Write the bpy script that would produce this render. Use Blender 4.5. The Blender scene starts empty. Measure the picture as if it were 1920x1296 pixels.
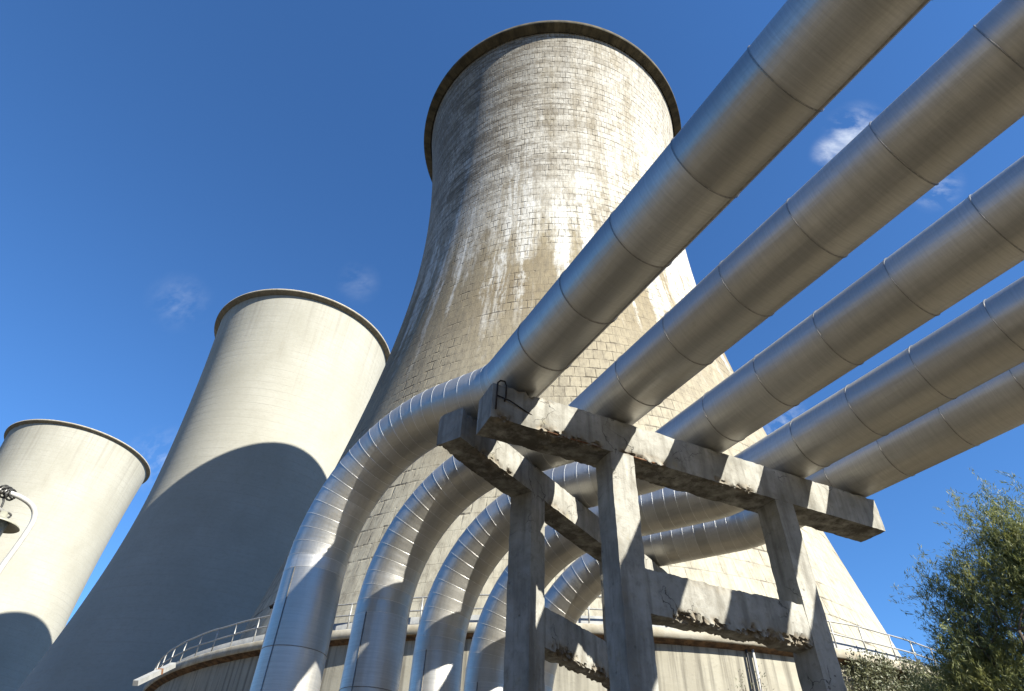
import bpy, math, random
import numpy as np
from mathutils import Vector, Matrix, noise as mnoise
R_=math.radians
random.seed(7); rng=np.random.default_rng(7)
sc=bpy.context.scene
COL=sc.collection

# ------------------------------------------------------------------ camera
F_PX,PITCH,ROLL=1150.0,0.7230844492,0.0473092221
CAMZ=1.6
cF=np.array([0,math.cos(PITCH),math.sin(PITCH)]);cR=np.array([1.,0,0]);cU=np.array([0,-math.sin(PITCH),math.cos(PITCH)])
cs,sn=math.cos(ROLL),math.sin(ROLL)
cam_d=bpy.data.cameras.new('camera'); cam=bpy.data.objects.new('camera',cam_d); COL.objects.link(cam)
X=cs*cR+sn*cU; Y=-sn*cR+cs*cU; Z=-cF
M=Matrix.Identity(4)
for i in range(3):
    M[i][0],M[i][1],M[i][2]=X[i],Y[i],Z[i]
M[2][3]=CAMZ
cam.matrix_world=M
cam_d.sensor_width=36; cam_d.lens=36*F_PX/1920; cam_d.clip_start=.05; cam_d.clip_end=6000
sc.camera=cam
def ray(x,y):
    u=x-960;v=648-y
    d=F_PX*cF+(u)*X+(v)*Y
    return d/np.linalg.norm(d)
CAMP=np.array([0,0,CAMZ])
def at_dist(x,y,D):
    "point on the view ray whose horizontal distance from the camera is D"
    r=ray(x,y); return CAMP+r*D/math.hypot(r[0],r[1])

# ------------------------------------------------------------------ helpers
def tag(o,label=None,cat=None,group=None,kind=None):
    if label:o['label']=label
    if cat:o['category']=cat
    if group:o['group']=group
    if kind:o['kind']=kind
    return o
def thing(name,loc=(0,0,0),rz=0):
    o=bpy.data.objects.new(name,None); COL.objects.link(o); o.location=loc; o.rotation_euler=(0,0,rz); o.empty_display_size=.2
    return o
def mesh(name,V,Fc,mat,parent=None,smooth=True,uvs=None,loc=None):
    """V (n,3), Fc list of tuples; uvs {layer: (nverts,2)} per-vertex or per-loop arrays"""
    me=bpy.data.meshes.new(name)
    me.from_pydata([tuple(v) for v in np.asarray(V,float).tolist()],[],[tuple(f) for f in Fc])
    if uvs:
        li=np.zeros(len(me.loops),int); me.loops.foreach_get('vertex_index',li)
        for k,a in uvs.items():
            a=np.asarray(a,float)
            l=me.uv_layers.new(name=k)
            b=a if len(a)==len(li) and len(a)!=len(V) else a[li]
            l.data.foreach_set('uv',b.reshape(-1))
    if smooth: me.polygons.foreach_set('use_smooth',[True]*len(me.polygons))
    me.materials.append(mat); me.update()
    o=bpy.data.objects.new(name,me); COL.objects.link(o)
    if parent: o.parent=parent
    if loc is not None:o.location=loc
    return o
class MB:
    def __init__(s): s.V=[];s.F=[];s.n=0
    def add(s,V,F):
        V=np.asarray(V,float); s.V.append(V); s.F+= [tuple(i+s.n for i in f) for f in F]; s.n+=len(V)
    def box(s,a,b):
        (x0,y0,z0),(x1,y1,z1)=a,b
        s.add([(x0,y0,z0),(x1,y0,z0),(x1,y1,z0),(x0,y1,z0),(x0,y0,z1),(x1,y0,z1),(x1,y1,z1),(x0,y1,z1)],
              [(0,3,2,1),(4,5,6,7),(0,1,5,4),(1,2,6,5),(2,3,7,6),(3,0,4,7)])
    def tube(s,pts,r,n=8,closed=False):
        V,F=tube_geo(np.asarray(pts,float),r,n,closed); s.add(V,F)
    def build(s,name,mat,parent=None,smooth=True): return mesh(name,np.concatenate(s.V),s.F,mat,parent,smooth)
def frames(P):
    T=np.gradient(P,axis=0); T/=np.linalg.norm(T,axis=1)[:,None]
    n=np.cross(T[0],[0,0,1.]); 
    if np.linalg.norm(n)<1e-3:n=np.array([1.,0,0])
    n/=np.linalg.norm(n); N=[n]
    for i in range(1,len(P)):
        n=N[-1]-T[i]*(N[-1]@T[i]); n/=np.linalg.norm(n); N.append(n)
    N=np.array(N); return T,N,np.cross(T,N)
def tube_geo(P,r,n=8,closed=False):
    T,N,B=frames(P); r=np.broadcast_to(np.asarray(r,float),(len(P),))
    a=np.linspace(0,2*np.pi,n,endpoint=False)
    V=(P[:,None]+r[:,None,None]*(np.cos(a)[None,:,None]*N[:,None]+np.sin(a)[None,:,None]*B[:,None])).reshape(-1,3)
    F=[]
    m=len(P)
    for i in range(m-1):
        for j in range(n):
            F.append((i*n+j,i*n+(j+1)%n,(i+1)*n+(j+1)%n,(i+1)*n+j))
    F.append(tuple(range(n-1,-1,-1))); F.append(tuple((m-1)*n+j for j in range(n)))
    return V,F

# ------------------------------------------------------------------ materials
ALB=.56   # overall albedo scale for non-metals, balanced against exposure and sky strength
class NT:
    def __init__(s,name):
        s.m=bpy.data.materials.new(name); s.m.use_nodes=True; s.t=s.m.node_tree; s.t.nodes.clear()
        s.out=s.n('ShaderNodeOutputMaterial'); s.b=s.n('ShaderNodeBsdfPrincipled'); s.l(s.b.outputs[0],s.out.inputs[0])
    def n(s,k,**kw):
        x=s.t.nodes.new(k)
        for a,v in kw.items(): setattr(x,a,v)
        return x
    def l(s,a,b): s.t.links.new(a,b)
    def set(s,sock,v):
        if hasattr(v,'is_output'): s.l(v,sock)
        elif isinstance(v,(tuple,list)) and len(v)==3 and sock.type=='RGBA': sock.default_value=(*v,1)
        else: sock.default_value=v
    def obj(s): return s.n('ShaderNodeTexCoord').outputs['Object']
    def uv(s,name): return s.n('ShaderNodeUVMap',uv_map=name).outputs[0]
    def map(s,v,scale=(1,1,1),loc=(0,0,0)):
        x=s.n('ShaderNodeMapping'); s.l(v,x.inputs[0]); x.inputs['Scale'].default_value=scale; x.inputs['Location'].default_value=loc; return x.outputs[0]
    def noise(s,v,scale=5,detail=4,rough=.55,dist=0):
        x=s.n('ShaderNodeTexNoise'); s.l(v,x.inputs['Vector']); x.inputs['Scale'].default_value=scale; x.inputs['Detail'].default_value=detail; x.inputs['Roughness'].default_value=rough; x.inputs['Distortion'].default_value=dist; return x.outputs[0]
    def vor(s,v,scale=5,feature='F1',out=0):
        x=s.n('ShaderNodeTexVoronoi',feature=feature); s.l(v,x.inputs['Vector']); x.inputs['Scale'].default_value=scale; return x.outputs[out]
    def ramp(s,f,a,b,lo=0.,hi=1.):
        x=s.n('ShaderNodeMapRange'); s.set(x.inputs[0],f)
        for i,v in zip((1,2,3,4),(a,b,lo,hi)): x.inputs[i].default_value=v
        return x.outputs[0]
    def math(s,op,a,b=0.):
        x=s.n('ShaderNodeMath',operation=op); s.set(x.inputs[0],a); s.set(x.inputs[1],b); return x.outputs[0]
    def mix(s,f,a,b,mode='MIX'):
        x=s.n('ShaderNodeMix',data_type='RGBA',blend_type=mode); s.set(x.inputs[0],f); s.set(x.inputs[6],a); s.set(x.inputs[7],b); return x.outputs[2]
    def sep(s,v):
        x=s.n('ShaderNodeSeparateXYZ'); s.l(v,x.inputs[0]); return x.outputs
    def bump(s,h,strength=.3,dist=.02,prev=None):
        x=s.n('ShaderNodeBump'); s.l(h,x.inputs['Height']); x.inputs['Strength'].default_value=strength; x.inputs['Distance'].default_value=dist
        if prev: s.l(prev,x.inputs['Normal'])
        return x.outputs[0]
    def fin(s,col,rough=.8,bump=None,metal=0.):
        if metal<.5: col=s.mix(1.,col,(ALB,ALB,ALB),'MULTIPLY')
        s.set(s.b.inputs['Base Color'],col); s.set(s.b.inputs['Roughness'],rough); s.set(s.b.inputs['Metallic'],metal)
        if bump is not None: s.l(bump,s.b.inputs['Normal'])
        return s.m

def mat_old_tower():
    k=NT('block_concrete'); uvb=k.uv('blocks'); pol=k.uv('polar')
    wob=k.n('ShaderNodeVectorMath',operation='ADD')
    nz=k.n('ShaderNodeTexNoise'); k.l(uvb,nz.inputs['Vector']); nz.inputs['Scale'].default_value=.7; nz.inputs['Detail'].default_value=3
    sub=k.n('ShaderNodeVectorMath',operation='SCALE'); k.l(nz.outputs[1],sub.inputs[0]); sub.inputs['Scale'].default_value=.12
    k.l(uvb,wob.inputs[0]); k.l(sub.outputs[0],wob.inputs[1]); uvw=wob.outputs[0]
    br=k.n('ShaderNodeTexBrick',offset=.5); k.l(uvw,br.inputs['Vector'])
    for nme,v in (('Scale',1),('Mortar Size',.024),('Mortar Smooth',.35),('Brick Width',1.),('Row Height',1.),('Bias',0.)): br.inputs[nme].default_value=v
    br.inputs['Color1'].default_value=(.0,.0,.0,1); br.inputs['Color2'].default_value=(1,1,1,1)
    mort=br.outputs['Fac']; tone=br.outputs['Color']
    b2=k.n('ShaderNodeTexBrick',offset=.5); k.l(uvw,b2.inputs['Vector'])
    for nme,v in (('Scale',1),('Mortar Size',.10),('Mortar Smooth',.6),('Brick Width',1.),('Row Height',1.)): b2.inputs[nme].default_value=v
    ux,uy,_=k.sep(uvw); rowln=k.ramp(k.math('ABSOLUTE',k.math('SUBTRACT',k.math('FRACT',uy),.5)),.40,.475)
    sx,sy,_=k.sep(pol)
    # zones by height (rain wash and lime leaching)
    wn=k.n('ShaderNodeTexNoise'); k.l(k.map(pol,(.35,.22,1)),wn.inputs['Vector']); wn.inputs['Scale'].default_value=1; wn.inputs['Detail'].default_value=6; wn.inputs['Roughness'].default_value=.7
    ws=k.n('ShaderNodeVectorMath',operation='SCALE'); k.l(wn.outputs[1],ws.inputs[0]); ws.inputs['Scale'].default_value=1.0
    wv=k.n('ShaderNodeVectorMath',operation='ADD'); k.l(pol,wv.inputs[0]); k.l(ws.outputs[0],wv.inputs[1]); rag=wv.outputs[0]
    streak=k.noise(k.map(rag,(.45,.030,1)),1,8,.68)
    streak2=k.noise(k.map(rag,(.75,.040,1),(3,9,0)),1,7,.62)
    fine=k.noise(k.map(pol,(3.2,.7,1),(1,2,0)),1,7,.7)
    blot=k.noise(k.map(rag,(.16,.12,1),(5,2,0)),1,6,.65)
    patch=k.noise(k.map(rag,(.42,.30,1),(2,5,0)),1,9,.74)
    hgt=k.math('ADD',sy,k.math('ADD',k.math('MULTIPLY',k.math('SUBTRACT',streak2,.5),46.),k.math('MULTIPLY',k.math('SUBTRACT',patch,.5),22.)))
    up=k.ramp(hgt,41,50)                        # 1 in the leached upper shell
    base=k.mix(k.ramp(blot,.35,.65),(.315,.245,.14),(.44,.37,.24))
    low=k.ramp(k.math('ADD',sy,k.math('MULTIPLY',blot,16.)),24,46)
    base=k.mix(low,(.62,.57,.44),base)
    base=k.mix(k.math('MULTIPLY',k.ramp(patch,.50,.68),.40),base,(.24,.18,.10))
    pale=k.mix(k.ramp(k.math('ADD',k.math('MULTIPLY',streak,.6),k.math('MULTIPLY',patch,.4)),.40,.58),(.43,.375,.275),(.95,.92,.83))
    col=k.mix(k.math('MULTIPLY',up,.92),base,pale)
    # white lime runs below the leached zone
    runs=k.math('MULTIPLY',k.ramp(streak2,.52,.57),k.math('MULTIPLY',k.ramp(hgt,36,50),k.ramp(hgt,80,60)))
    col=k.mix(k.math('MULTIPLY',k.math('MULTIPLY',runs,k.ramp(patch,.36,.48)),.9),col,(.98,.96,.89))
    # dark grime streaks near the top; colour also darkens towards the left flank
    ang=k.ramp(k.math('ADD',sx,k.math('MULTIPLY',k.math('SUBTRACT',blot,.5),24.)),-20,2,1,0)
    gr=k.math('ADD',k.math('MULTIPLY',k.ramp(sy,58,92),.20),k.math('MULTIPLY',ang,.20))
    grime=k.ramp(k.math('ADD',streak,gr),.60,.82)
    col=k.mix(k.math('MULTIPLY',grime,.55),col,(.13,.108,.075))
    col=k.mix(k.math('MULTIPLY',k.ramp(fine,.46,.68),.5),col,(.2,.165,.12))
    gr2=k.noise(k.map(pol,(2.2,1.4,1),(8,8,0)),1,8,.75); col=k.mix(k.math('MULTIPLY',k.ramp(gr2,.52,.66),.45),col,(.13,.105,.075)); col=k.mix(k.math('MULTIPLY',k.math('MULTIPLY',k.ramp(gr2,.46,.36),.5),up),col,(.86,.83,.75))
    rs=k.noise(k.map(rag,(1.1,.03,1),(6,1,0)),1,6,.6); col=k.mix(k.math('MULTIPLY',k.math('MULTIPLY',k.ramp(rs,.52,.62),k.ramp(sy,62,96)),.45),col,(.17,.145,.105))
    # block to block tone
    col=k.mix(.09,col,k.mix(1,col,tone,'MULTIPLY'))
    # weather side: courses eaten back in broken bands
    reg=k.math('MULTIPLY',k.math('MULTIPLY',k.ramp(sx,-26,-14),k.ramp(sx,10,-4)),k.math('MULTIPLY',k.ramp(sy,48,62),k.ramp(sy,96,88)))
    bands=k.noise(k.map(rag,(.17,.85,1),(3,6,0)),1,8,.72)
    col=k.mix(k.math('MULTIPLY',k.math('MULTIPLY',k.ramp(bands,.47,.57),k.math('ADD',k.math('MULTIPLY',reg,.66),.06)),k.ramp(sy,38,56)),col,(.15,.115,.07))
    # open, crumbling joints
    er=k.noise(k.map(uvb,(.09,.16,1),(7,3,0)),1,4,.6)
    erode=k.ramp(k.math('ADD',er,k.math('ADD',k.math('MULTIPLY',k.ramp(sy,40,75),.10),k.math('MULTIPLY',reg,.10))),.47,.62)
    fall=k.noise(k.map(uvb,(.55,1.1,1)),1,3,.6)
    joint=k.math('MULTIPLY',mort,k.math('ADD',k.ramp(sy,25,60,.16,.30),k.math('MULTIPLY',erode,k.ramp(fall,.40,.56))))
    gap=k.noise(k.map(uvb,(.9,.5,1),(2,8,0)),1,5,.65)
    worn=k.math('MULTIPLY',k.math('MULTIPLY',k.math('MAXIMUM',k.math('MULTIPLY',b2.outputs['Fac'],.30),rowln),erode),k.ramp(gap,.47,.58))
    joint=k.math('MINIMUM',k.math('ADD',joint,k.math('MULTIPLY',worn,.9)),1.)
    col=k.mix(k.math('MULTIPLY',joint,.9),col,(.075,.055,.035))
    pit=k.ramp(k.vor(k.map(uvb,(.5,.7,1)),1),.0,.09,1,0)
    pit=k.math('MULTIPLY',pit,k.ramp(fall,.5,.6))
    col=k.mix(k.math('MULTIPLY',pit,.8),col,(.06,.045,.03))
    hh=k.math('SUBTRACT',k.math('MULTIPLY',fine,.4),k.math('ADD',joint,k.math('MULTIPLY',pit,1.)))
    return k.fin(col,.92,k.bump(hh,.7,.12))
def mat_pale_tower():
    k=NT('pale_concrete'); pol=k.uv('polar'); sx,sy,_=k.sep(pol)
    a=k.noise(k.map(pol,(.12,.10,1)),1,6,.6); rows=k.noise(k.map(pol,(.02,1.3,1)),1,3,.6); st=k.noise(k.map(pol,(1.1,.03,1)),1,6,.6); fine=k.noise(k.map(pol,(1.5,2.5,1)),1,5,.7)
    col=k.mix(k.ramp(a,.3,.7),(.475,.455,.375),(.575,.555,.475))
    col=k.mix(k.math('MULTIPLY',k.ramp(rows,.45,.7),.09),col,(.40,.375,.31))
    col=k.mix(k.math('MULTIPLY',k.ramp(fine,.48,.72),.34),col,(.36,.335,.28))
    top=k.ramp(k.math('ADD',sy,k.math('MULTIPLY',k.math('SUBTRACT',st,.5),30.)),78,98)
    col=k.mix(k.math('MULTIPLY',k.math('MULTIPLY',top,k.ramp(st,.46,.66)),.6),col,(.33,.30,.25))
    col=k.mix(k.math('MULTIPLY',k.ramp(st,.62,.72),.22),col,(.66,.64,.58))
    sp2=k.noise(k.map(pol,(3.5,5,1),(9,4,0)),1,6,.78); col=k.mix(k.math('MULTIPLY',k.ramp(sp2,.56,.70),.38),col,(.30,.275,.22))
    run=k.math('MULTIPLY',k.ramp(k.noise(k.map(pol,(.7,.02,1),(4,4,0)),1,5,.6),.60,.70),k.ramp(sy,60,95)); col=k.mix(k.math('MULTIPLY',run,.4),col,(.26,.215,.15))
    # lift joints
    w=k.math('FRACT',k.math('MULTIPLY',sy,.62)); ln=k.ramp(w,0,.10,1,0)
    ln=k.math('MULTIPLY',ln,k.ramp(a,.35,.6))
    col=k.mix(k.math('MULTIPLY',ln,.10),col,(.22,.2,.17))
    h=k.math('SUBTRACT',k.math('ADD',fine,rows),ln)
    return k.fin(col,.9,k.bump(h,.35,.06))
def mat_rim(dark):
    k=NT('rim_concrete'); pol=k.uv('polar'); st=k.noise(k.map(pol,(.9,.8,1)),1,6,.7); f=k.noise(k.map(pol,(4,4,1)),1,5,.7)
    if dark: col=k.mix(k.ramp(st,.35,.65),(.03,.026,.015),(.17,.14,.085))
    else: col=k.mix(k.ramp(st,.35,.65),(.24,.205,.15),(.40,.36,.28))
    col=k.mix(k.math('MULTIPLY',k.ramp(f,.5,.7),.5),col,(.07,.06,.03) if dark else (.16,.14,.1))
    return k.fin(col,.95,k.bump(f,.4,.08))
def mat_frame_concrete():
    k=NT('spalled_concrete'); o=k.obj()
    a=k.noise(o,1.3,6,.62); b=k.noise(o,9,6,.7); st=k.noise(k.map(o,(5,5,.5)),1,5,.6); agg=k.vor(o,45)
    col=k.mix(k.ramp(a,.33,.66),(.32,.308,.265),(.64,.622,.56))
    col=k.mix(k.math('MULTIPLY',k.ramp(st,.48,.62),.58),col,(.19,.172,.135))
    col=k.mix(k.math('MULTIPLY',k.ramp(b,.52,.7),.5),col,(.2,.175,.13))
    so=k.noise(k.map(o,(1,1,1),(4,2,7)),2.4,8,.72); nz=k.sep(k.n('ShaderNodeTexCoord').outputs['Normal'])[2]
    under=k.ramp(nz,-.5,-.9); col=k.mix(k.math('MULTIPLY',k.ramp(so,.40,.58),k.math('ADD',k.math('MULTIPLY',under,.72),.13)),col,(.055,.042,.028))  # stain blotches; shade of downward faces also painted in as darker colour
    li=k.noise(o,3.2,5,.7); col=k.mix(k.math('MULTIPLY',k.ramp(li,.6,.7),.5),col,(.46,.40,.23))
    w=k.n('ShaderNodeVectorMath',operation='ADD'); nn=k.n('ShaderNodeTexNoise'); k.l(o,nn.inputs['Vector']); nn.inputs['Scale'].default_value=2.5; nn.inputs['Detail'].default_value=5
    sc_=k.n('ShaderNodeVectorMath',operation='SCALE'); k.l(nn.outputs[1],sc_.inputs[0]); sc_.inputs['Scale'].default_value=.7; k.l(o,w.inputs[0]); k.l(sc_.outputs[0],w.inputs[1])
    cr=k.vor(w.outputs[0],1.1,'DISTANCE_TO_EDGE'); crack=k.math('MULTIPLY',k.ramp(cr,0,.0085,1,0),k.ramp(k.noise(o,1.1,2),.47,.53))
    col=k.mix(k.math('MULTIPLY',crack,.95),col,(.025,.022,.018))
    att=k.n('ShaderNodeAttribute',attribute_name='broken').outputs['Fac']
    brk=k.mix(k.ramp(b,.35,.65),(.13,.10,.068),(.44,.37,.27))
    col=k.mix(k.math('MINIMUM',k.math('MULTIPLY',att,1.0),1.),col,brk)
    md=k.noise(o,3.4,5,.6); h=k.math('SUBTRACT',k.math('ADD',k.math('ADD',k.math('MULTIPLY',b,1.),k.math('MULTIPLY',md,1.4)),k.math('MULTIPLY',agg,.12)),k.math('MULTIPLY',crack,2.))
    pk=k.ramp(k.vor(o,7.5),.0,.16,1,0); pk=k.math('MULTIPLY',pk,k.ramp(k.noise(o,2.2,3),.5,.6)); col=k.mix(k.math('MULTIPLY',pk,.75),col,(.10,.085,.06)); h=k.math('SUBTRACT',h,k.math('MULTIPLY',pk,1.2))
    return k.fin(col,.9,k.bump(h,.38,.022))
def mat_metal():
    k=NT('aluminium_cladding'); uv=k.uv('run'); sx,sy,_=k.sep(uv)
    sheet=k.n('ShaderNodeTexWhiteNoise',noise_dimensions='1D'); k.l(k.math('FLOOR',k.math('ADD',k.math('MULTIPLY',sx,1/.9407),.002)),sheet.inputs['W'])
    brush=k.noise(k.map(uv,(48,1.6,1)),1,5,.75); grain=k.noise(k.map(uv,(30,22,1)),1,4,.7); blot=k.noise(k.map(uv,(.8,.7,1)),1,5,.65); drip=k.noise(k.map(uv,(.35,5,1)),1,4,.6)
    col=k.mix(sheet.outputs[0],(.47,.452,.415),(.60,.58,.54))
    col=k.mix(k.math('MULTIPLY',k.ramp(blot,.45,.7),.30),col,(.36,.345,.315))
    col=k.mix(k.math('MULTIPLY',k.ramp(brush,.40,.62),.36),col,(.33,.32,.295))
    lst=k.noise(k.map(uv,(.22,7,1),(6,1,0)),1,5,.65); col=k.mix(k.math('MULTIPLY',k.ramp(lst,.50,.66),.32),col,(.36,.35,.32))
    spk=k.noise(k.map(uv,(9,9,1),(3,3,0)),1,6,.75); col=k.mix(k.math('MULTIPLY',k.ramp(spk,.60,.72),.35),col,(.27,.25,.21))
    r=k.math('ADD',k.ramp(blot,.3,.7,.42,.52),k.math('MULTIPLY',k.math('SUBTRACT',grain,.5),.12))
    r=k.math('ADD',r,k.math('MULTIPLY',k.math('SUBTRACT',sheet.outputs[0],.5),.08))
    big=k.noise(k.map(uv,(1.1,1.6,1),(4,4,0)),1,2,.5)
    bp=k.bump(k.math('ADD',k.math('MULTIPLY',big,1.),k.math('MULTIPLY',drip,.8)),.30,.03)
    bp=k.bump(k.math('ADD',brush,grain),.16,.004,bp)
    k.b.inputs['Anisotropic'].default_value=.25
    return k.fin(col,r,bp,.86)
def mat_simple(name,c1,c2,scale=8,rough=.6,metal=0.,bump=.2,dist=.01,thr=(.4,.6)):
    k=NT(name); o=k.obj(); n=k.noise(o,scale,5,.65)
    return k.fin(k.mix(k.ramp(n,*thr),c1,c2),rough,k.bump(n,bump,dist),metal)
def mat_basin_wall():
    k=NT('stained_basin_concrete'); pol=k.uv('polar'); sx,sy,_=k.sep(pol)
    st=k.noise(k.map(pol,(1.5,.10,1)),1,6,.62); st2=k.noise(k.map(pol,(4.5,.12,1),(3,1,0)),1,4,.6); a=k.noise(k.map(pol,(.3,.35,1)),1,6,.65); f=k.noise(k.map(pol,(6,6,1)),1,5,.7)
    col=k.mix(k.ramp(a,.35,.65),(.46,.42,.32),(.58,.54,.43))
    col=k.mix(k.math('MULTIPLY',k.ramp(st,.5,.7),.42),col,(.25,.215,.15))
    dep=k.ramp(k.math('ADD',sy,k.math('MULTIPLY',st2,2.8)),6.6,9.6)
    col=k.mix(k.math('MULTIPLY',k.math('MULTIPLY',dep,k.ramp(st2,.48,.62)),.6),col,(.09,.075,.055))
    # shade of the left flank painted in as darker, streaked colour
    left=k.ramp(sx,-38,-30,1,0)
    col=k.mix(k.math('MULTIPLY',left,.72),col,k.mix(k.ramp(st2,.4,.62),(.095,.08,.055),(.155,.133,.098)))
    col=k.mix(k.math('MULTIPLY',k.ramp(f,.55,.7),.25),col,(.2,.17,.12))
    return k.fin(col,.92,k.bump(k.math('ADD',f,st),.3,.03))
def mat_leaf(name,cs_,trans=.38):
    k=NT(name); g=k.n('ShaderNodeNewGeometry'); r=g.outputs['Random Per Island']; o=k.obj(); n=k.noise(o,.9,3,.6)
    col=k.mix(k.ramp(n,.36,.64),cs_[0],cs_[1]); col=k.mix(k.math('MULTIPLY',r,.55),col,cs_[2])
    col=k.mix(1.,col,(.62,.62,.62),'MULTIPLY'); k.set(k.b.inputs['Base Color'],col); k.b.inputs['Roughness'].default_value=.55
    t=k.n('ShaderNodeBsdfTranslucent'); k.set(t.inputs[0],col)
    mx=k.n('ShaderNodeMixShader'); mx.inputs[0].default_value=trans; k.l(k.b.outputs[0],mx.inputs[1]); k.l(t.outputs[0],mx.inputs[2]); k.l(mx.outputs[0],k.out.inputs[0])
    return k.m
def mat_ground():
    k=NT('dry_ground'); o=k.obj(); a=k.noise(o,.12,6,.6); b=k.noise(o,3,6,.7); g=k.vor(o,9)
    col=k.mix(k.ramp(a,.35,.65),(.145,.116,.076),(.20,.168,.115)); col=k.mix(k.math('MULTIPLY',k.ramp(b,.5,.7),.5),col,(.055,.046,.028))
    gr=k.ramp(k.noise(o,.35,5,.6),.55,.66); col=k.mix(k.math('MULTIPLY',gr,.7),col,(.045,.055,.02))
    return k.fin(col,.95,k.bump(k.math('ADD',b,g),.6,.05))

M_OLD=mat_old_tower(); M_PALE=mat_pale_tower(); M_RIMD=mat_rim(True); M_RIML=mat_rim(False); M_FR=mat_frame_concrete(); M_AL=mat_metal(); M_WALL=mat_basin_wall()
M_BAND=mat_simple('band_metal',(.62,.61,.58),(.72,.71,.68),20,.45,.55,.05,.002)
M_GORE=mat_simple('gore_bead',(.58,.57,.54),(.70,.69,.66),20,.45,.55,.05,.002)
M_SEAL=mat_simple('seam_metal',(.20,.19,.175),(.28,.265,.24),30,.36,.8,.05,.002)
M_GALV=mat_simple('galvanised_steel',(.46,.45,.42),(.62,.61,.58),12,.5,.35,.1,.003)
M_RUST=mat_simple('rusty_steel',(.19,.075,.03),(.33,.16,.07),14,.85,0,.3,.006)
M_LIP=mat_simple('lip_concrete',(.46,.40,.29),(.62,.57,.46),1.7,.9,0,.4,.03)
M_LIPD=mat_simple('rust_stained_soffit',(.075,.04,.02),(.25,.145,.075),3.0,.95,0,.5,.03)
M_TOE=mat_simple('grey_panel',(.36,.365,.36),(.48,.48,.46),2.2,.7,0,.2,.01)
M_REB=mat_simple('rebar_steel',(.02,.016,.013),(.06,.04,.028),30,.8,.2,.4,.004)
M_WHITE=mat_simple('white_paint',(.62,.60,.56),(.74,.73,.70),9,.35,.0,.08,.003)
M_SHADE=mat_simple('enamel_shade',(.36,.35,.27),(.47,.46,.37),9,.45,.0,.15,.004)
M_GLOBE=mat_simple('frosted_globe',(.50,.60,.64),(.58,.67,.70),6,.25,.0,.03,.002)
M_CABLE=mat_simple('black_cable',(.014,.014,.014),(.035,.033,.03),20,.6,0,.1,.002)
M_BARK=mat_simple('bark',(.085,.06,.04),(.16,.125,.09),9,.95,0,.6,.02)
M_TREE=mat_leaf('tamarisk_foliage',((.13,.19,.07),(.40,.40,.11),(.24,.28,.13)))
M_IVY=mat_leaf('creeper_foliage',((.16,.19,.09),(.25,.26,.14),(.30,.26,.17)),.2)

# ------------------------------------------------------------------ ground
g=mesh('ground',[(-3000,-3000,0),(3000,-3000,0),(3000,3000,0),(-3000,3000,0)],[(0,1,2,3)],mat_ground(),smooth=False); tag(g,kind='structure')

# added unseen terrain ring: blocks low sky to deepen shade, higher behind the viewer
def sky_blocker_hills():
    na,nr=180,9; V=[];Fc=[]
    for j in range(nr):
        rr=700+j*130
        for i in range(na):
            a=2*math.pi*i/na; back=.5-.5*math.cos(a)            # a=0 ahead, pi behind
            top=(45+back*330)*(.75+.5*mnoise.noise((math.cos(a)*2.2,math.sin(a)*2.2,4))+.2*mnoise.noise((math.cos(a)*7,math.sin(a)*7,1)))
            f=math.sin(min(1,j/6)*math.pi/2)**1.3
            z=max(-2,top*f+8*mnoise.noise((rr*.01*math.cos(a)*3,rr*.01*math.sin(a)*3,2))*f-1.5)
            V.append((rr*math.sin(a),rr*math.cos(a),z))
    for j in range(nr-1):
        for i in range(na): Fc.append((j*na+i,j*na+(i+1)%na,(j+1)*na+(i+1)%na,(j+1)*na+i))
    o=mesh('sky_blocker_hills',V,Fc,mat_simple('blocker_hill',(.028,.036,.014),(.075,.075,.035),.05,.95,0,.8,4.),smooth=True); tag(o,kind='structure')
sky_blocker_hills()

# ------------------------------------------------------------------ cooling towers
RS=20.0
def revolve(prof,n,name,mat,parent,blocks=None,ang0=0.):
    """prof: list of (r,z); local revolve about z, uv polar = (angle*18, z)"""
    prof=np.asarray(prof,float); m=len(prof)
    a=np.linspace(-np.pi,np.pi,n+1)+ang0
    V=np.empty((m,n+1,3)); V[...,0]=prof[:,0,None]*np.sin(a); V[...,1]=-prof[:,0,None]*np.cos(a); V[...,2]=prof[:,1,None]
    uvp=np.empty((m,n+1,2)); uvp[...,0]=(a-ang0)*18; uvp[...,1]=prof[:,1,None]
    uv={'polar':uvp.reshape(-1,2)}
    if blocks is not None:
        ub=np.empty((m,n+1,2)); ub[...,0]=(a-ang0)/(2*np.pi)*blocks[0]; ub[...,1]=np.asarray(blocks[1])[:,None]; uv['blocks']=ub.reshape(-1,2)
    F=[]
    w=n+1
    for i in range(m-1):
        for j in range(n): F.append((i*w+j,i*w+j+1,(i+1)*w+j+1,(i+1)*w+j))
    return mesh(name,V.reshape(-1,3),F,mat,parent,True,uv)
def hyper(z,zt,a1,a2,r0):
    a=np.where(z>zt,a1,a2); return r0*np.sqrt(1+((z-zt)/a)**2)
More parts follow.
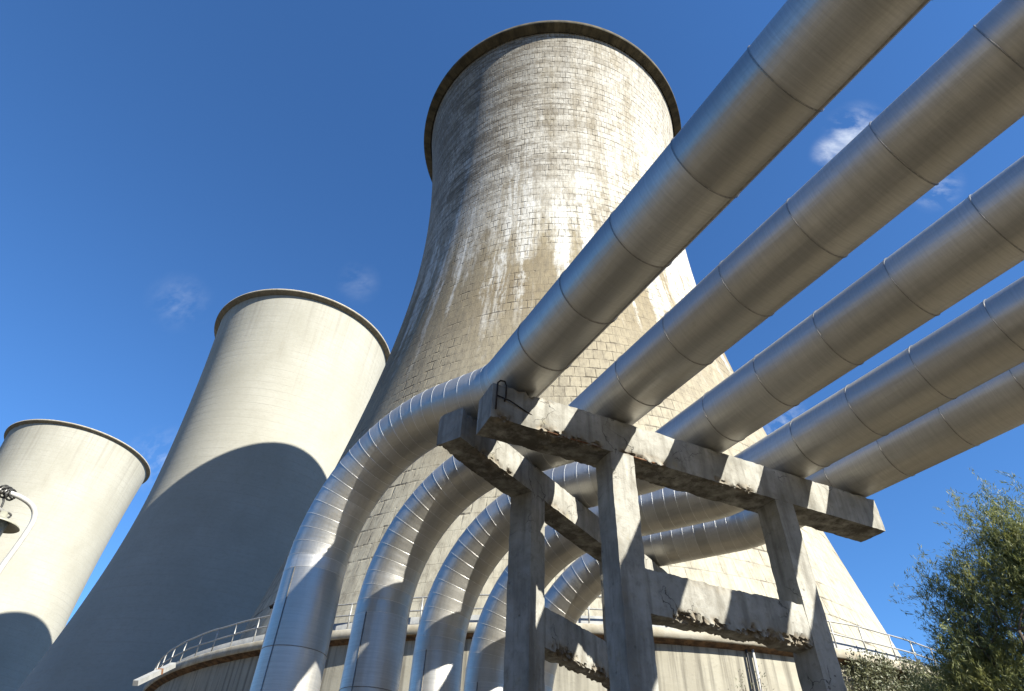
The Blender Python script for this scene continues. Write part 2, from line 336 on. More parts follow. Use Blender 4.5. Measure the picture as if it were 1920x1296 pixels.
def tower(c,h,shape,label,old,z0):
    t=thing('cooling_tower',(c[0]*RS,c[1]*RS,0)); tag(t,label,'cooling tower')
    zt,a1,a2,r0=[x*RS for x in shape]; zt+=CAMZ; H=h*RS+CAMZ
    z=np.linspace(z0,H-.05,120); r=hyper(z,zt,a1,a2,r0)
    rt=r[-1]
    # real shell with thickness: outside up, inside down
    zz=np.concatenate([z,z[::-1]]); rr=np.concatenate([r,r[::-1]-.45])
    face=math.atan2(-c[0],-c[1])   # seam of the uv away from the viewer
    prof=np.stack([rr,zz],1)
    if old:
        hrow=.96+ (z-5)/83*.22
        v=np.concatenate([[0],np.cumsum(np.diff(z)/((hrow[1:]+hrow[:-1])/2))]); v=np.concatenate([v,v[::-1]])
        revolve(prof,240,'shell',M_OLD,t,(172,v),math.atan2(c[0],c[1])*-1)
        th,lip=.8,RS
    else:
        revolve(prof,240,'shell',M_PALE,t,None,math.atan2(c[0],c[1])*-1); th,lip=.42,RS
    # rim flange, proud of the shell
    p=[(rt+.004,H-th-.35),(lip-.12,H-th),(lip,H-th+.06),(lip,H-.05),(lip-.06,H),(rt-.6,H),(rt-.6,H-th),(rt-.454,H-th-.1)]
    revolve(p,240,'rim',M_RIMD if old else M_RIML,t)
    if not old:
        revolve([(lip+.012,H-.16),(lip+.012,H+.01),(lip-.2,H+.012)],240,'coping',M_LIP,t)
    return t
c1=(0.237,2.626);c2=(-2.4068,5.4817);c3=(-6.5358,8.3842)
T1=tower(c1,4.3555,(2.91032,2.54643,2.28112,.82186),'weathered cooling tower of stained blocks standing behind the silver pipes, largest of the three',True,6.9)
T2=tower(c2,4.5914,(2.62762,4.18618,2.21008,.85966),'smooth pale concrete cooling tower half covered by the shadow of the big weathered tower',False,0)
T3=tower(c3,4.7148,(2.62762,4.18618,2.21008,.85966),'small-looking pale cooling tower farthest away at the far left',False,0)

# ------------------------------------------------------------------ basin with walkway under the big tower
BC=np.array([.2266*RS,2.6266*RS]); BR=1.3850*RS; BZ=.3720*RS+CAMZ
bas=thing('tower_basin',(BC[0],BC[1],0)); tag(bas,'round concrete basin wall with a rust-edged walkway under the weathered tower','basin')
bang=-math.atan2(BC[0],BC[1])
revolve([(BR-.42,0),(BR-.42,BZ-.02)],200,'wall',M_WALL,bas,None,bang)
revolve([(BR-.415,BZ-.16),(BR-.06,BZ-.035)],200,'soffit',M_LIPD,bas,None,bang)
revolve([(BR-.06,BZ-.035),(BR,BZ+.0),(BR+.0,BZ+.30),(BR-.04,BZ+.34),(BR-.52,BZ+.345)],200,'lip',M_LIP,bas,None,bang)
revolve([(BR-.5,BZ+.34),(BR-.5,BZ+.78),(BR-.56,BZ+.78),(BR-.56,BZ+.3)],200,'kerb_panel',M_TOE,bas,None,bang)
revolve([(BR-.55,BZ+.30),(24.0,BZ+.30)],200,'deck',M_LIP,bas,None,bang)
def railing(name,rad,z0,h,n,label,levels,phase=0.,bent=0.):
    t=thing(name,(BC[0],BC[1],0)); tag(t,label,'railing')
    rr=random.Random(n)
    hs=[]
    # only the half turned to the viewer can be seen; posts are individual parts
    a0,a1=-1.75,1.75
    for i in range(n):
        a=a0+(a1-a0)*(i+.5+rr.uniform(-.12,.12))/n+phase; hs.append((a,rr.uniform(-1,1)))
        x,y=rad*math.sin(a),-rad*math.cos(a)
        b=MB(); lean=rr.uniform(-.05,.05)*bent
        b.tube([(x,y,z0),(x+math.cos(a)*lean,y+math.sin(a)*lean,z0+h)],.032,6); b.box((x-.06,y-.06,z0-.02),(x+.06,y+.06,z0+.05))
        b.build('post',M_GALV,t)
    for lv in levels:
        pts=[]
        for s in np.linspace(a0,a1,220):
            w=bent*.07*mnoise.noise((s*11,lv*3,n)); pts.append((rad*math.sin(s),-rad*math.cos(s),z0+h*lv+w))
        b=MB(); b.tube(pts,.032,6); b.build('rail',M_GALV,t)
    return t
railing('railing',BR-.22,BZ+.34,1.12,56,'galvanised handrail along the outer edge of the round basin walkway',(.55,1.0),0.,1.)
railing('railing',BR-3.1,BZ+.30,1.0,46,'lower inner handrail between the walkway and the weathered tower shell',(.5,1.0),.013,.5)

# overflow chute at the left end of the walkway
q0=at_dist(325,1247,36.5);q1=at_dist(254,1281,34.4)
def obox(name,p,q,w,h,mat,parent=None):
    p,q=np.array(p),np.array(q); d=q-p; d/=np.linalg.norm(d); s=np.cross(d,[0,0,1.]); s/=np.linalg.norm(s); u=np.cross(s,d)
    V=[]
    for base in (p,q):
        for a,b in ((-1,-1),(1,-1),(1,1),(-1,1)): V.append(base+s*a*w/2+u*b*h/2)
    return mesh(name,V,[(0,1,2,3),(7,6,5,4),(0,4,5,1),(1,5,6,2),(2,6,7,3),(3,7,4,0)],mat,parent,False)
ch=thing('overflow_chute',tuple(q0)); tag(ch,'pale square chute sticking out from the left end of the basin walkway','chute')
d_=q1-q0
b_=obox('trough',(0,0,0),d_,.25,.22,M_TOE,ch)
obox('strap',d_*.36,d_*.41,.27,.24,M_RUST,ch)

# ------------------------------------------------------------------ pipe layout
S=4.6
dv=np.array([0.45058,-0.89274,0]); dv/=np.linalg.norm(dv); ev=np.array([-dv[1],dv[0],0])
PHI,LX,LY,SP,RB,FIL,Z0,RB5=0.60254,-0.54088,1.78675,0.29926,0.43402,0.23342,1.08283,0.03397
RHO=.085*S
EI=[.627,.932,1.254,1.580,1.845]
SEAM0=[-1.042,-1.036,-1.046,-1.014,-1.118]
CP=np.array([0,0,CAMZ])
def pipe_geo(i):
    row=np.array([math.sin(PHI),math.cos(PHI),0]); P=np.array([LX,LY,0])+row*SP*i
    bd=np.array([math.cos(PHI),-math.sin(PHI),0])
    t=(EI[i]-P@ev)/(bd@ev); K=P+bd*t
    Rb=RB+RB5*i
    ang=math.acos(dv@bd); T=FIL*math.tan(ang/2)
    return P,bd,t,K,Rb,T
def ring_pts(c,T,N,B,r,n): 
    a=np.linspace(0,2*np.pi,n+1); return c+r*(np.cos(a)[:,None]*N+np.sin(a)[:,None]*B)
NSEG=56
def skin(P,name,mat,parent,uoff=0.,flat=False,r=RHO,T=None):
    """clad tube along polyline P.  flat: every step is its own straight gore with a sharp edge"""
    P=np.asarray(P,float)
    D=np.diff(P,axis=0); D/=np.linalg.norm(D,axis=1)[:,None]
    Tn=np.empty_like(P); Tn[0]=D[0] if T is None else T[0]; Tn[-1]=D[-1] if T is None else T[1]
    if len(P)>2: 
        x=D[:-1]+D[1:]; Tn[1:-1]=x/np.linalg.norm(x,axis=1)[:,None]
    up=np.array([0,0,1.])
    N=[];ref=ev-Tn[0]*(ev@Tn[0]); ref/=np.linalg.norm(ref)
    for k in range(len(P)):
        ref=ref-Tn[k]*(ref@Tn[k]); ref/=np.linalg.norm(ref); N.append(ref)
    N=np.array(N);B=np.cross(Tn,N)
    L=np.concatenate([[0],np.cumsum(np.linalg.norm(np.diff(P,axis=0),axis=1))])+uoff
    if flat: L=np.arange(len(P))*SHEET+uoff
    V=[];F=[];UV=[]
    a=np.linspace(0,2*np.pi,NSEG+1)
    def put(k): 
        s=len(V); V.extend((P[k]+r*(np.cos(a)[:,None]*N[k]+np.sin(a)[:,None]*B[k])).tolist()); UV.extend([(L[k],x*r) for x in a]); return s
    if flat:
        for k in range(len(P)-1):
            s0=put(k);s1=put(k+1)
            for j in range(NSEG): F.append((s0+j,s0+j+1,s1+j+1,s1+j))
    else:
        ss=[put(k) for k in range(len(P))]
        for k in range(len(P)-1):
            for j in range(NSEG): F.append((ss[k]+j,ss[k]+j+1,ss[k+1]+j+1,ss[k+1]+j))
    o=mesh(name,V,F,mat,parent,True,{'run':UV})
    return o,P,Tn,N,B,L
def band(c,T,parent,w=.022,h=.007,mat=None,name='joint_band'):
    T=T/np.linalg.norm(T); n=np.cross(T,[0,0,1.]); 
    if np.linalg.norm(n)<.01:n=np.array([1.,0,0])
    n/=np.linalg.norm(n); b=np.cross(T,n); a=np.linspace(0,2*np.pi,NSEG,endpoint=False)
    pr=[(-w/2,-.002),(-w/2+.004,h),(w/2-.004,h),(w/2,-.002)]
    V=[]
    for (x,y) in pr: V.append((RHO+y)*(np.cos(a)[:,None]*n+np.sin(a)[:,None]*b)+T*x)
    V=np.concatenate(V);F=[]
    for i in range(3):
        for j in range(NSEG): F.append((i*NSEG+j,i*NSEG+(j+1)%NSEG,(i+1)*NSEG+(j+1)%NSEG,(i+1)*NSEG+j))
    return mesh(name,V,F,mat or M_BAND,parent,True,None,tuple(c))
LAB=['silver steam pipe nearest the camera, over the left end of the front beam',
 'second silver steam pipe from the left along the front concrete beam',
 'middle one of the five silver steam pipes on the front concrete beam',
 'fourth silver steam pipe from the left along the front beam, right of the middle one',
 'silver steam pipe at the right end of the front concrete beam, farthest right of five']
DFAR=3.4; SHEET=.2045*S
for i in range(5):
    P,bd,t,K,Rb,T=pipe_geo(i)
    w=lambda v,z=Z0: np.array([v[0]*S,v[1]*S,z*S+CAMZ])
    base=np.array([P[0]*S,P[1]*S,0])
    th=thing('steam_pipe',tuple(base)); tag(th,LAB[i],'pipe','steam pipes over the concrete frames')
    a=K+dv*T; b=K-bd*T; c=P+bd*Rb; far=K+dv*(DFAR-K@dv)
    # straight overhead run
    o,*_=skin([w(far)-base,w(a)-base],'overhead_run',M_AL,th,uoff=-(((DFAR-SEAM0[i])*S)%SHEET)+SHEET*(7*i+1))
    s=SEAM0[i]
    sp=.2045
    while s<DFAR:
        cc=ev*EI[i]+dv*s
        if s>(a@dv)+.02: band(w(cc)-base,dv,th,.015,.009,M_SEAL)
        s+=sp
    # side bend then down-bend, made of gores
    pts=[a]
    for q in np.linspace(0,1,5)[1:]: pts.append(a*(1-q)**2+2*K*q*(1-q)+b*q*q)
    n2=max(1,int(round((t-Rb-T)/.044)))
    for q in np.linspace(0,1,n2+1)[1:]: pts.append(b*(1-q)+c*q)
    pts=[w(x) for x in pts]
    ng=17
    for q in np.linspace(0,math.pi/2,ng+1)[1:]:
        x=P+bd*Rb*(1-math.sin(q)); pts.append(w(x,Z0-Rb*(1-math.cos(q))))
    pts=np.array(pts)-base
    o,PP,Tn,N,B,L=skin(pts,'elbow',M_AL,th,uoff=SHEET*(90+30*i),flat=True,T=(-dv,np.array([0,0,-1.])))
    for k in range(len(PP)):
        if k in(1,3): continue
        band(PP[k],Tn[k],th,.009,.0032,M_GORE)
    zt=pts[-1][2]
    o,*_=skin([pts[-1],(0,0,.02)],'riser',M_AL,th,uoff=SHEET*(300+11*i),T=(np.array([0,0,-1.]),)*2)
    z=zt-SHEET
    while z>.3:
        band((0,0,z),np.array([0,0,-1.]),th,.013,.006,M_SEAL); z-=SHEET
    # longitudinal lap of the sheets
    la=[-.95,-1.9,-1.75,-2.0,-1.8][i]
    off=ev*math.cos(la)*(RHO+.001)+np.array([0,0,1])*math.sin(la)*(RHO+.001)
    lp=obox('lap_seam',w(far)-base+off,w(a)-base+off,.03,.006,M_SEAL,th) if i in(0,) else None
    z0_=pts[-1]; tng=np.array([-.72,-.69,0]); tng=np.array([math.sin(-2.72),math.cos(-2.72),0])
    lv=tng*(RHO+.002)
    b=MB(); b.tube([np.array([0,0,zt])+lv,np.array([0,0,.05])+lv],.007,5); b.build('riser_lap',M_SEAL,th)

# ------------------------------------------------------------------ concrete frames
def rough_bar(name,parent,x0,x1,y0,y1,z0,z1,axis,spall,seed,n=90,q=14,chip=.014,amp=.062):
    """bar along local x or z with crumbled edges. spall: function(s, edge) -> 0..1"""
    if axis=='x': s0,s1,(a0,a1),(b0,b1)=x0,x1,(y0,y1),(z0,z1)
    else: s0,s1,(a0,a1),(b0,b1)=z0,z1,(x0,x1),(y0,y1)
    per=[]
    f=np.linspace(0,1,q,endpoint=False); f=(1-np.cos(np.pi*f))/2
    for x in f: per.append((a0+(a1-a0)*x,b0))
    for x in f: per.append((a1,b0+(b1-b0)*x))
    for x in f: per.append((a1-(a1-a0)*x,b1))
    for x in f: per.append((a0,b1-(b1-b0)*x))
    per=np.array(per); m=len(per); ca,cb=(a0+a1)/2,(b0+b1)/2
    cor=[(a0,b0),(a1,b0),(a1,b1),(a0,b1)]
    V=[];brk=[]
    S_=np.linspace(s0,s1,n)
    for s in S_:
        for (a,b) in per:
            da,db=0.,0.; bk=0.
            for ci,(ka,kb) in enumerate(cor):
                d=math.hypot(a-ka,b-kb)
                e=math.exp(-(d/.05)**2)*chip*(.35+max(0,mnoise.noise((s*4+seed,ci*7.3,seed)))*1.8+.7*abs(mnoise.noise((s*19,ci*3.1+seed,2))))
                k=spall(s,ci)
                if k>0:
                    k*=max(0,.45+1.0*mnoise.noise((s*3.1+seed*3,ci*5.7,d*3))+.9*mnoise.noise((s*13,d*15,seed+ci))+.6*mnoise.noise((s*31,d*30,seed+ci)))
                    x=math.exp(-(d/.085)**2)*amp*k; e+=x; bk=max(bk,min(1,x/.035))
                vx,vy=ca-ka,cb-kb; L=math.hypot(vx,vy); da+=vx/L*e; db+=vy/L*e
            nn=mnoise.noise_vector((s*14,a*14+seed,b*14))*(.004+.022*bk)
            p=(s+nn[2],a+da+nn[0],b+db+nn[1])
            V.append(p if axis=='x' else (p[1],p[2],p[0])); brk.append(bk)
    F=[]
    for i in range(n-1):
        for j in range(m): 
            f_=(i*m+j,(i+1)*m+j,(i+1)*m+(j+1)%m,i*m+(j+1)%m); F.append(f_ if axis!='x' else f_[::-1] if False else f_)
    F.append(tuple(range(m))); F.append(tuple((n-1)*m+j for j in range(m-1,-1,-1)))
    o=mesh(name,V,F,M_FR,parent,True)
    at=o.data.attributes.new('broken','FLOAT','POINT'); at.data.foreach_set('value',brk)
    # recompute outward normals and keep arrises crisp
    import bmesh
    bm=bmesh.new(); bm.from_mesh(o.data); bmesh.ops.recalc_face_normals(bm,faces=bm.faces)
    for e_ in bm.edges:
        if len(e_.link_faces)==2 and e_.calc_face_angle(0)>.6: e_.smooth=False
    bm.to_mesh(o.data); bm.free()
    return o
def frame(A,az,label,seed,beam_sp,tie_sp,bh=.110,bd_=.098):
    """pier frame: local x along the beam, y away from its sunny face"""
    t=thing('pipe_support_frame',(A[0]*S,A[1]*S,0),math.pi/2-az); tag(t,label,'support frame','precast concrete frames under the pipes')
    zt=.9955*S+CAMZ; zb=zt-bh*S; L=1.362*S; D=bd_*S
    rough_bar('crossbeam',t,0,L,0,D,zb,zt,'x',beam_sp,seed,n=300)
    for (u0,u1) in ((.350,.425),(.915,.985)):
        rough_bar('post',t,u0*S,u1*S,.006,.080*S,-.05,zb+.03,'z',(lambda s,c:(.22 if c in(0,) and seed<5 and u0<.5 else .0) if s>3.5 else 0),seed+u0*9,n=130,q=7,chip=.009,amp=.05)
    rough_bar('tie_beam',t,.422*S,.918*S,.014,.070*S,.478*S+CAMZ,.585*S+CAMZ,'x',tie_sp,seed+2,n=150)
    return t
def win(s,*iv):
    v=0
    for (a,b,k) in iv:
        if a<s<b: v=max(v,k*min(1,(s-a)/.12,(b-s)/.12))
    return v
# corner order for bars along x: 0 front-bottom, 1 back-bottom, 2 back-top, 3 front-top
f1=frame((-.045,1.275),R_(67.07),'front concrete frame whose crossbeam carries the five silver pipes, crumbling along its lower edge',1,
  lambda s,c: win(s,(.0,.35,.9),(.55,1.55,1.),(1.7,2.55,.95),(3.1,3.9,.8)) if c==0 else win(s,(.2,.9,.5)) if c==3 else win(s,(1.2,2.6,.35)),
  lambda s,c: win(s,(2.2,4.4,1.3)) if c==0 else win(s,(2.6,4.0,.8)) if c==1 else win(s,(2.5,3.6,.25)))
az2=R_(36.5); rn=np.array([math.cos(az2),-math.sin(az2)]); A2=np.array([-.116,1.388])-.0135*rn
f2=frame(A2,az2,'rear concrete frame set at an angle under the pipe elbows',6,
  lambda s,c: win(s,(.2,1.2,.5),(2.,2.6,.5)) if c==0 else win(s,(0,.6,.5)),
  lambda s,c: win(s,(2.0,4.4,1.1)) if c==0 else win(s,(2.6,4.,.7)) if c==1 else 0,.098,.084)
# bare reinforcement at the broken end of the front crossbeam (part of that frame)
zt=.9955*S+CAMZ
b=MB()
b.tube([(.05,-.02,zt-.40),(.045,-.035,zt-.2),(.05,-.03,zt-.02),(.085,-.028,zt+.028),(.14,-.03,zt+.03),(.165,-.033,zt-.03),(.165,-.03,zt-.2),(.16,.02,zt-.26)],.011,7)
b.tube([(.05,-.02,zt-.2),(.22,-.03,zt-.23),(.45,-.005,zt-.3),(.6,.02,zt-.33)],.009,7)
b.build('rebar_loop',M_REB,f1)
b=MB(); zb=zt-.110*S
b.tube([(.75,.03,zb+.035),(1.1,.025,zb+.03),(1.5,.03,zb+.038)],.009,6); b.tube([(1.75,.03,zb+.035),(2.1,.02,zb+.025),(2.5,.03,zb+.04)],.009,6)
b.build('bare_rebar',M_RUST,f1)

# ------------------------------------------------------------------ thin pipes and cables on the basin wall
def wall_pt(x,y,off=.06):
    r=ray(x,y); o=CAMP; 
    # intersect with cylinder radius BR-.42+off
    R0=BR-.42+off; dx,dy=r[0],r[1]; ox,oy=o[0]-BC[0],o[1]-BC[1]
    a=dx*dx+dy*dy; b=2*(ox*dx+oy*dy); c=ox*ox+oy*oy-R0*R0; D=b*b-4*a*c
    t=(-b-math.sqrt(max(D,0)))/(2*a); return o+r*t
p=wall_pt(1408,1204,.12)
cd=thing('conduit',(p[0],p[1],0)); tag(cd,'thin pale conduit running down the basin wall beside a black cable','conduit')
b=MB(); b.tube([(0,0,0),(0,0,p[2]-.12)],.055,8); b.build('tube',M_WHITE,cd)
b=MB()
for zz in (2.4,4.6,6.4): b.box((-.09,-.07,zz),(.09,.09,zz+.07))
b.build('clamp',M_GALV,cd,False)
p=wall_pt(1396,1214,.08)
cb=thing('cable',(p[0],p[1],0)); tag(cb,'black cable sagging down the basin wall left of the pale conduit','cable')
b=MB(); b.tube([(.0+.16*math.sin(z*.9)*.25,0,z) for z in np.linspace(0,p[2]-.05,30)]+[(.08,-.02,p[2]+.03),(.25,-.06,p[2]+.05)],.045,7); b.build('run',M_CABLE,cb)
p=wall_pt(1306,1190,.3)
pq=at_dist(498,1205,19.5)
sp=thing('standpipe',(pq[0],pq[1],0)); tag(sp,'thin vertical standpipe with a rusty upper half beside the left pipe riser','standpipe')
ztop=at_dist(513,1138,19.5)[2]; zmid=at_dist(493,1205,19.5)[2]
b=MB(); b.tube([(0,0,0),(0,0,zmid)],.062,8); b.build('lower_tube',M_WHITE,sp)
b=MB(); b.tube([(0,0,zmid),(0,0,ztop)],.075,8); b.build('upper_tube',M_RUST,sp)
b=MB(); b.tube([(-.16,0,ztop-.02),(-.05,.0,ztop+.06),(.05,0,ztop+.05),(.17,0,ztop+.0)],.05,7); b.box((-.07,-.07,ztop-.06),(.07,.07,ztop+.12)); b.build('valve',M_REB,sp)

# ------------------------------------------------------------------ gooseneck lamp on the left
DL=8.6
pb=at_dist(38,1010,DL)
lamp=thing('gooseneck_lamp',(pb[0],pb[1],0)); tag(lamp,'white gooseneck lamp with hooded shade and cable coiled round its arm','lamp')
def L(x,y,D=DL): return at_dist(x,y,D)-np.array([pb[0],pb[1],0])
pole=[L(-4,1072),L(30,1027),L(54,992),L(62,978),L(65.5,965),L(63,953),L(56,944),L(45,936),L(32,929.5),L(17,924),L(-4,918),L(-30,916),L(-46,925)]
foot=np.array([pole[0][0]-.06,pole[0][1],0.]) 
pole=[foot]+[foot*(1-k)+pole[0]*k for k in (.4,.8)]+pole
pp=np.array(pole)
# smooth the polyline
for _ in range(2):
    qn=[pp[0]]
    for a_,b__ in zip(pp[:-1],pp[1:]): qn+= [a_*.75+b__*.25,a_*.25+b__*.75]
    qn.append(pp[-1]); pp=np.array(qn)
b=MB(); b.tube(pp,.029,12); b.build('pole',M_WHITE,lamp)
b=MB(); ac=L(15,923.5); 
for k in range(5):
    c0=L(6+k*4.5,919+k*2.2+ (2 if k%2 else -1)); th_=np.linspace(0,2*math.pi,13)
    ax=np.array([.75,-.1,-.45+.15*k]); ax/=np.linalg.norm(ax); n_=np.cross(ax,[0,0,1.]);n_/=np.linalg.norm(n_);m_=np.cross(ax,n_)
    b.tube([c0+(.05+.012*(k%2))*(math.cos(x)*n_+math.sin(x)*m_) for x in th_],.011,6)
b.tube([L(6,931),L(7,940),L(3,950),L(-6,958),L(-8,972)],.012,6)
lc=L(2,967.5); r2=L(30,967.5)-L(2,967.5); r2/=np.linalg.norm(r2)
b.tube([lc+.085*(math.cos(x)*r2)+.042*math.sin(x)*np.array([0,0,1.]) for x in np.linspace(0,2*math.pi,20)],.011,6)
b.build('cable_coil',M_CABLE,lamp)
sc_=L(-6,984)
def lathe(name,prof,c,mat,parent,n=36):
    V=[];F=[]
    for r,z in prof:
        for j in range(n): a=2*math.pi*j/n; V.append((c[0]+r*math.cos(a),c[1]+r*math.sin(a),c[2]+z))
    for i in range(len(prof)-1):
        for j in range(n): F.append((i*n+j,i*n+(j+1)%n,(i+1)*n+(j+1)%n,(i+1)*n+j))
    return mesh(name,V,F,mat,parent,True)
lathe('shade',[(.0,.15),(.035,.15),(.05,.09),(.11,.065),(.205,.02),(.222,.0),(.215,-.007),(.198,.0),(.11,.035),(.035,.05)],sc_,M_SHADE,lamp)
lathe('globe',[(.09,.035),(.094,.0),(.09,-.12),(.08,-.2),(.055,-.25),(.0,-.26)],sc_,M_GLOBE,lamp)
b=MB(); b.tube([sc_+np.array([0,0,.14]),L(-40,922)],.02,7); b.build('hanger',M_GALV,lamp)

# ------------------------------------------------------------------ foliage
def leaf_quads(C,D,Lh,Wd):
    """thin leaf faces: centres C, directions D, half length, half width"""
    n=len(C); r=rng.normal(size=(n,3)); s=np.cross(D,r); s/=np.linalg.norm(s,axis=1)[:,None]+1e-9
    Lh=np.asarray(Lh).reshape(-1,1);Wd=np.asarray(Wd).reshape(-1,1)
    V=np.empty((n,4,3)); V[:,0]=C-D*Lh; V[:,1]=C+s*Wd; V[:,2]=C+D*Lh; V[:,3]=C-s*Wd
    return V.reshape(-1,3)
def leaf_mesh(name,V,mat,parent=None):
    n=len(V)//4; me=bpy.data.meshes.new(name)
    me.vertices.add(len(V)); me.vertices.foreach_set('co',V.astype(np.float32).reshape(-1))
    me.loops.add(4*n); me.loops.foreach_set('vertex_index',np.arange(4*n,dtype=np.int32))
    me.polygons.add(n); me.polygons.foreach_set('loop_start',np.arange(0,4*n,4,dtype=np.int32))
    me.update(calc_edges=True); me.validate(); me.materials.append(mat)
    o=bpy.data.objects.new(name,me); COL.objects.link(o)
    if parent:o.parent=parent
    return o
DT=16.0
def px_m(D): return 1.0
tc=at_dist(1905,1150,DT); tree=thing('tamarisk_tree',(tc[0],tc[1],0)); tag(tree,'feathery green tamarisk tree growing in front of the basin at the right edge','tree')
tb=np.array([tc[0],tc[1],0])
ELL=[((1866,1000),(50,78),.7),((1768,1115),(50,44),.7),((1866,1120),(95,85),1.1),((1832,1222),(75,70),1.1),((1940,1090),(80,135),1.1),((1912,925),(12,10),.2),((2010,1120),(120,190),1.),((1880,1260),(130,90),1.2),((1870,1350),(140,120),1.)]
cl=[];wt=[]
def pxscale(x,y): 
    a=at_dist(x,y,DT);b_=at_dist(x+10,y,DT); return np.linalg.norm(b_-a)/10
for (cx,cy),(rx,ry),wgt in ELL:
    c=at_dist(cx,cy,DT); k=pxscale(cx,cy); n=int(rx*ry*wgt/112)+2
    # image-vertical extent is seen foreshortened from below: height scale follows the ray slope
    hz=abs(at_dist(cx,cy-10,DT)[2]-c[2])/10
    for _ in range(n):
        v=rng.normal(size=3); v/=np.linalg.norm(v); v*=rng.random()**.45
        cl.append(c+np.array([v[0]*rx*k*.95,v[1]*rx*k*.95,v[2]*ry*hz])); wt.append(1)
cl=np.array(cl)
ctr=np.array([tc[0],tc[1],2.2])
allV=[];tw=MB()
for c in cl:
    out=c-ctr; out/=np.linalg.norm(out)
    nt=rng.integers(6,11)
    for _ in range(nt):
        d=out*.55+rng.normal(size=3)*.55+np.array([0,0,.35]); d/=np.linalg.norm(d)
        Lt=rng.uniform(.28,.75); s0=c+rng.normal(size=3)*.20
        m=rng.integers(17,27); tt=rng.random(m)**.8
        drp=np.array([0,0,-1.])*(tt**2)[:,None]*Lt*.25
        pos=s0+d*(tt*Lt)[:,None]+drp+rng.normal(size=(m,3))*(.018+.03*(1-tt))[:,None]
        ld=d+rng.normal(size=(m,3))*.42; ld/=np.linalg.norm(ld,axis=1)[:,None]
        allV.append(leaf_quads(pos,ld,rng.uniform(.03,.075,m),rng.uniform(.0045,.009,m)))
allV=np.concatenate(allV)-tb
leaf_mesh('crown',allV,M_TREE,tree)
b=MB()
def limb(p,q,r0,r1,n=8,bend=.15):
    p,q=np.array(p),np.array(q); s=np.linspace(0,1,n)[:,None]; off=rng.normal(size=3)*bend
    pts=p*(1-s)+q*s+np.sin(s*np.pi)*off
    b.tube(pts,np.linspace(r0,r1,n),7); return pts
tr=limb((0,0,-.1),(-.1,.1,1.3),.19,.15,8,.05)
hubs=[]
for k in range(9):
    a=k/9*2*math.pi+.3; q=np.array([math.cos(a)*rng.uniform(.8,1.7),math.sin(a)*rng.uniform(.6,1.4),rng.uniform(3.2,6.2)])
    hubs.append(limb(tr[-1],q,.085,.03,12,.3))
hp=np.concatenate([h[4:] for h in hubs])
for c in cl[rng.permutation(len(cl))[:170]]-tb:
    j=np.argmin(np.linalg.norm(hp-c,axis=1)+np.where(hp[:,2]>c[2]-.1,1.5,0)); limb(hp[j],c,.018,.006,6,.1)
b.build('trunk',M_BARK,tree)

# creeper hanging over the basin wall at the right
ivy=thing('creeper',(*wall_pt(1650,1260)[:2],0)); tag(ivy,'grey-green creeper hanging over the right part of the basin wall','climbing plant')
ib=np.array([*wall_pt(1650,1260)[:2],0])
vs=[];bst=MB()
for _ in range(700):
    x=rng.uniform(1578,1800); y0=1224+(x-1580)*.16
    y=y0+abs(rng.normal())*38+4
    if x<1612 and rng.random()>(x-1578)/60: continue
    if mnoise.noise((x*.03,y*.03,3))<-.28: continue
    c=wall_pt(x,y,rng.uniform(.08,.42)); m=26
    d=rng.normal(size=(m,3)); d[:,2]-=.5; d/=np.linalg.norm(d,axis=1)[:,None]
    vs.append(leaf_quads(c+rng.normal(size=(m,3))*.17,d,rng.uniform(.04,.09,m),rng.uniform(.02,.045,m)))
vs=np.concatenate(vs)-ib
leaf_mesh('leaves',vs,M_IVY,ivy)
for _ in range(26):
    x=rng.uniform(1600,1780); top=wall_pt(x,1236+(x-1580)*.16,.1)-ib; n=10
    pts=[top+np.array([.15*mnoise.noise((k*.5,x,1)),.0,-k*.42]) for k in range(n)]; bst.tube(pts,.014,5)
bst.build('stems',M_BARK,ivy)
# weeds at the foot of the wall showing in front of it
def weed(name,x,y,D,label,h=1.1):
    p=at_dist(x,y,D); t=thing(name,(p[0],p[1],0)); tag(t,label,'weed'); vs=[];st=MB()
    for k in range(16):
        a=rng.uniform(0,6.28); top=np.array([math.cos(a)*rng.uniform(.1,.6),math.sin(a)*.4,p[2]*rng.uniform(.8,1.0)])
        n=14; s=np.linspace(0,1,n)[:,None]; pts=np.array([0,0,0])*(1-s)+top*s; pts[:,:2]*=s**.6
        st.tube(pts,.012,5)
        m=120; tt=rng.uniform(.45,1.05,m)[:,None]; pos=top*tt+rng.normal(size=(m,3))*.14; d=rng.normal(size=(m,3)); d/=np.linalg.norm(d,axis=1)[:,None]
        vs.append(leaf_quads(pos,d,rng.uniform(.03,.06,m),rng.uniform(.008,.016,m)))
    leaf_mesh('leaves',np.concatenate(vs),M_IVY,t); st.build('stems',M_BARK,t)
weed('weed_clump',1405,1272,20.5,'tall dry weed clump at the foot of the basin wall below the cable')

# ------------------------------------------------------------------ sky and sun
SAZ,SEL=R_(131),R_(35.3)
w=bpy.data.worlds.new('World'); sc.world=w; w.use_nodes=True; nt=w.node_tree; nt.nodes.clear()
out=nt.nodes.new('ShaderNodeOutputWorld'); bg=nt.nodes.new('ShaderNodeBackground'); sky=nt.nodes.new('ShaderNodeTexSky')
sky.sky_type='NISHITA'; sky.sun_disc=False; sky.sun_elevation=SEL; sky.sun_rotation=SAZ; sky.altitude=300; sky.air_density=1.; sky.dust_density=.0; sky.ozone_density=4.5
bg.inputs[1].default_value=.055
tcw=nt.nodes.new('ShaderNodeTexCoord')
def nn(k): return nt.nodes.new(k)
def mth(op,a,b_):
    x=nn('ShaderNodeMath'); x.operation=op
    for i,v in enumerate((a,b_)):
        if hasattr(v,'is_output'): nt.links.new(v,x.inputs[i])
        else: x.inputs[i].default_value=v
    return x.outputs[0]
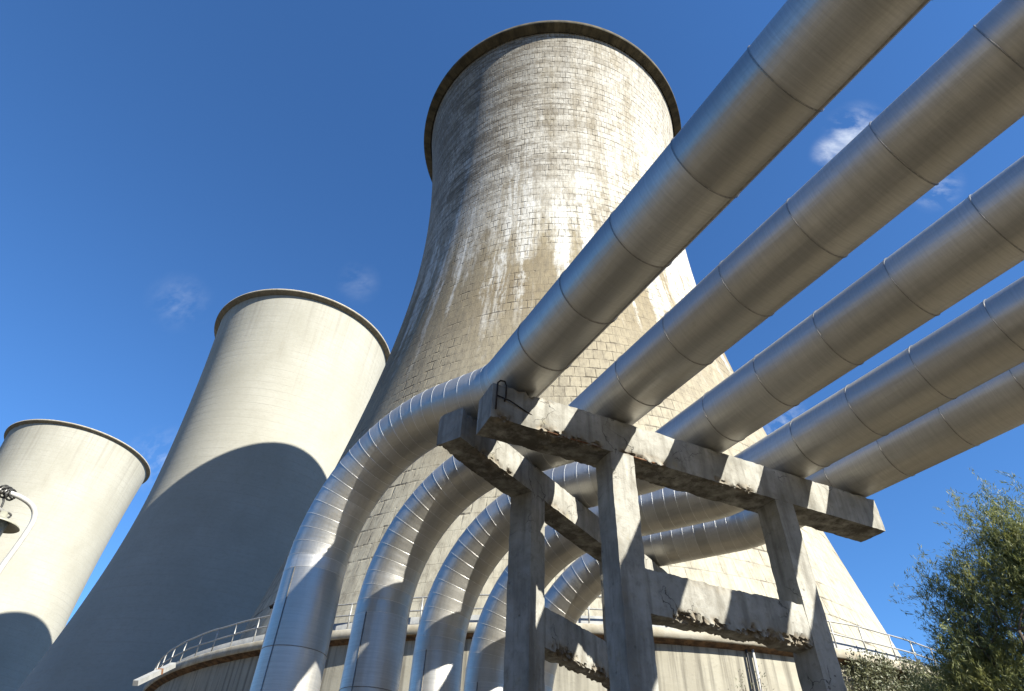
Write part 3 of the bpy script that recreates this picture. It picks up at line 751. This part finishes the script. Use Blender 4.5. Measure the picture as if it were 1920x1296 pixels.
mp=nn('ShaderNodeMapping'); nt.links.new(tcw.outputs['Generated'],mp.inputs[0]); mp.inputs['Scale'].default_value=(1,2.2,1.0); mp.inputs['Rotation'].default_value=(0,.5,.6)
ns=nn('ShaderNodeTexNoise'); nt.links.new(mp.outputs[0],ns.inputs['Vector']); ns.inputs['Scale'].default_value=17; ns.inputs['Detail'].default_value=8; ns.inputs['Roughness'].default_value=.62; ns.inputs['Distortion'].default_value=.15
tot=None
for (x,y,rad,k) in ((1602,250,.046,.62),(1560,285,.032,.6),(1755,352,.036,.45),(1470,798,.055,.6),(338,567,.05,.16),(300,862,.055,.35),(672,530,.04,.12),(1840,190,.03,.15)):
    d=ray(x,y); dn=nn('ShaderNodeVectorMath'); dn.operation='DISTANCE'; nt.links.new(tcw.outputs['Generated'],dn.inputs[0]); dn.inputs[1].default_value=tuple(d)
    mr=nn('ShaderNodeMapRange'); nt.links.new(dn.outputs['Value'],mr.inputs[0]); mr.interpolation_type='SMOOTHSTEP'
    for i_,v in zip((1,2,3,4),(0,rad,k,0)): mr.inputs[i_].default_value=v
    tot=mr.outputs[0] if tot is None else mth('MAXIMUM',tot,mr.outputs[0])
cm=nn('ShaderNodeMapRange'); nt.links.new(ns.outputs[0],cm.inputs[0])
for i_,v in zip((1,2,3,4),(.42,.72,0,1)): cm.inputs[i_].default_value=v
fac=mth('MULTIPLY',tot,cm.outputs[0])
mx=nn('ShaderNodeMix'); mx.data_type='RGBA'; nt.links.new(fac,mx.inputs[0]); 
tint=nn('ShaderNodeMix'); tint.data_type='RGBA'; tint.blend_type='MULTIPLY'; tint.inputs[0].default_value=1; nt.links.new(sky.outputs[0],tint.inputs[6]); tint.inputs[7].default_value=(.66,1.04,1.36,1)
nt.links.new(tint.outputs[2],mx.inputs[6]); mx.inputs[7].default_value=(8.,8.4,8.8,1)
nt.links.new(mx.outputs[2],bg.inputs[0]); nt.links.new(bg.outputs[0],out.inputs[0])
sl=bpy.data.lights.new('sun','SUN'); sl.energy=5.0; sl.angle=R_(.53); sl.color=(1,.965,.86)
so=bpy.data.objects.new('sun',sl); COL.objects.link(so)
sd=Vector((math.cos(SEL)*math.sin(SAZ),math.cos(SEL)*math.cos(SAZ),math.sin(SEL)))
so.rotation_euler=sd.to_track_quat('Z','Y').to_euler(); so.location=sd*80
sc.view_settings.view_transform='Standard'; sc.view_settings.look='None'; sc.view_settings.exposure=1.5; sc.view_settings.gamma=1
sc.cycles.max_bounces=6; sc.cycles.use_denoising=True
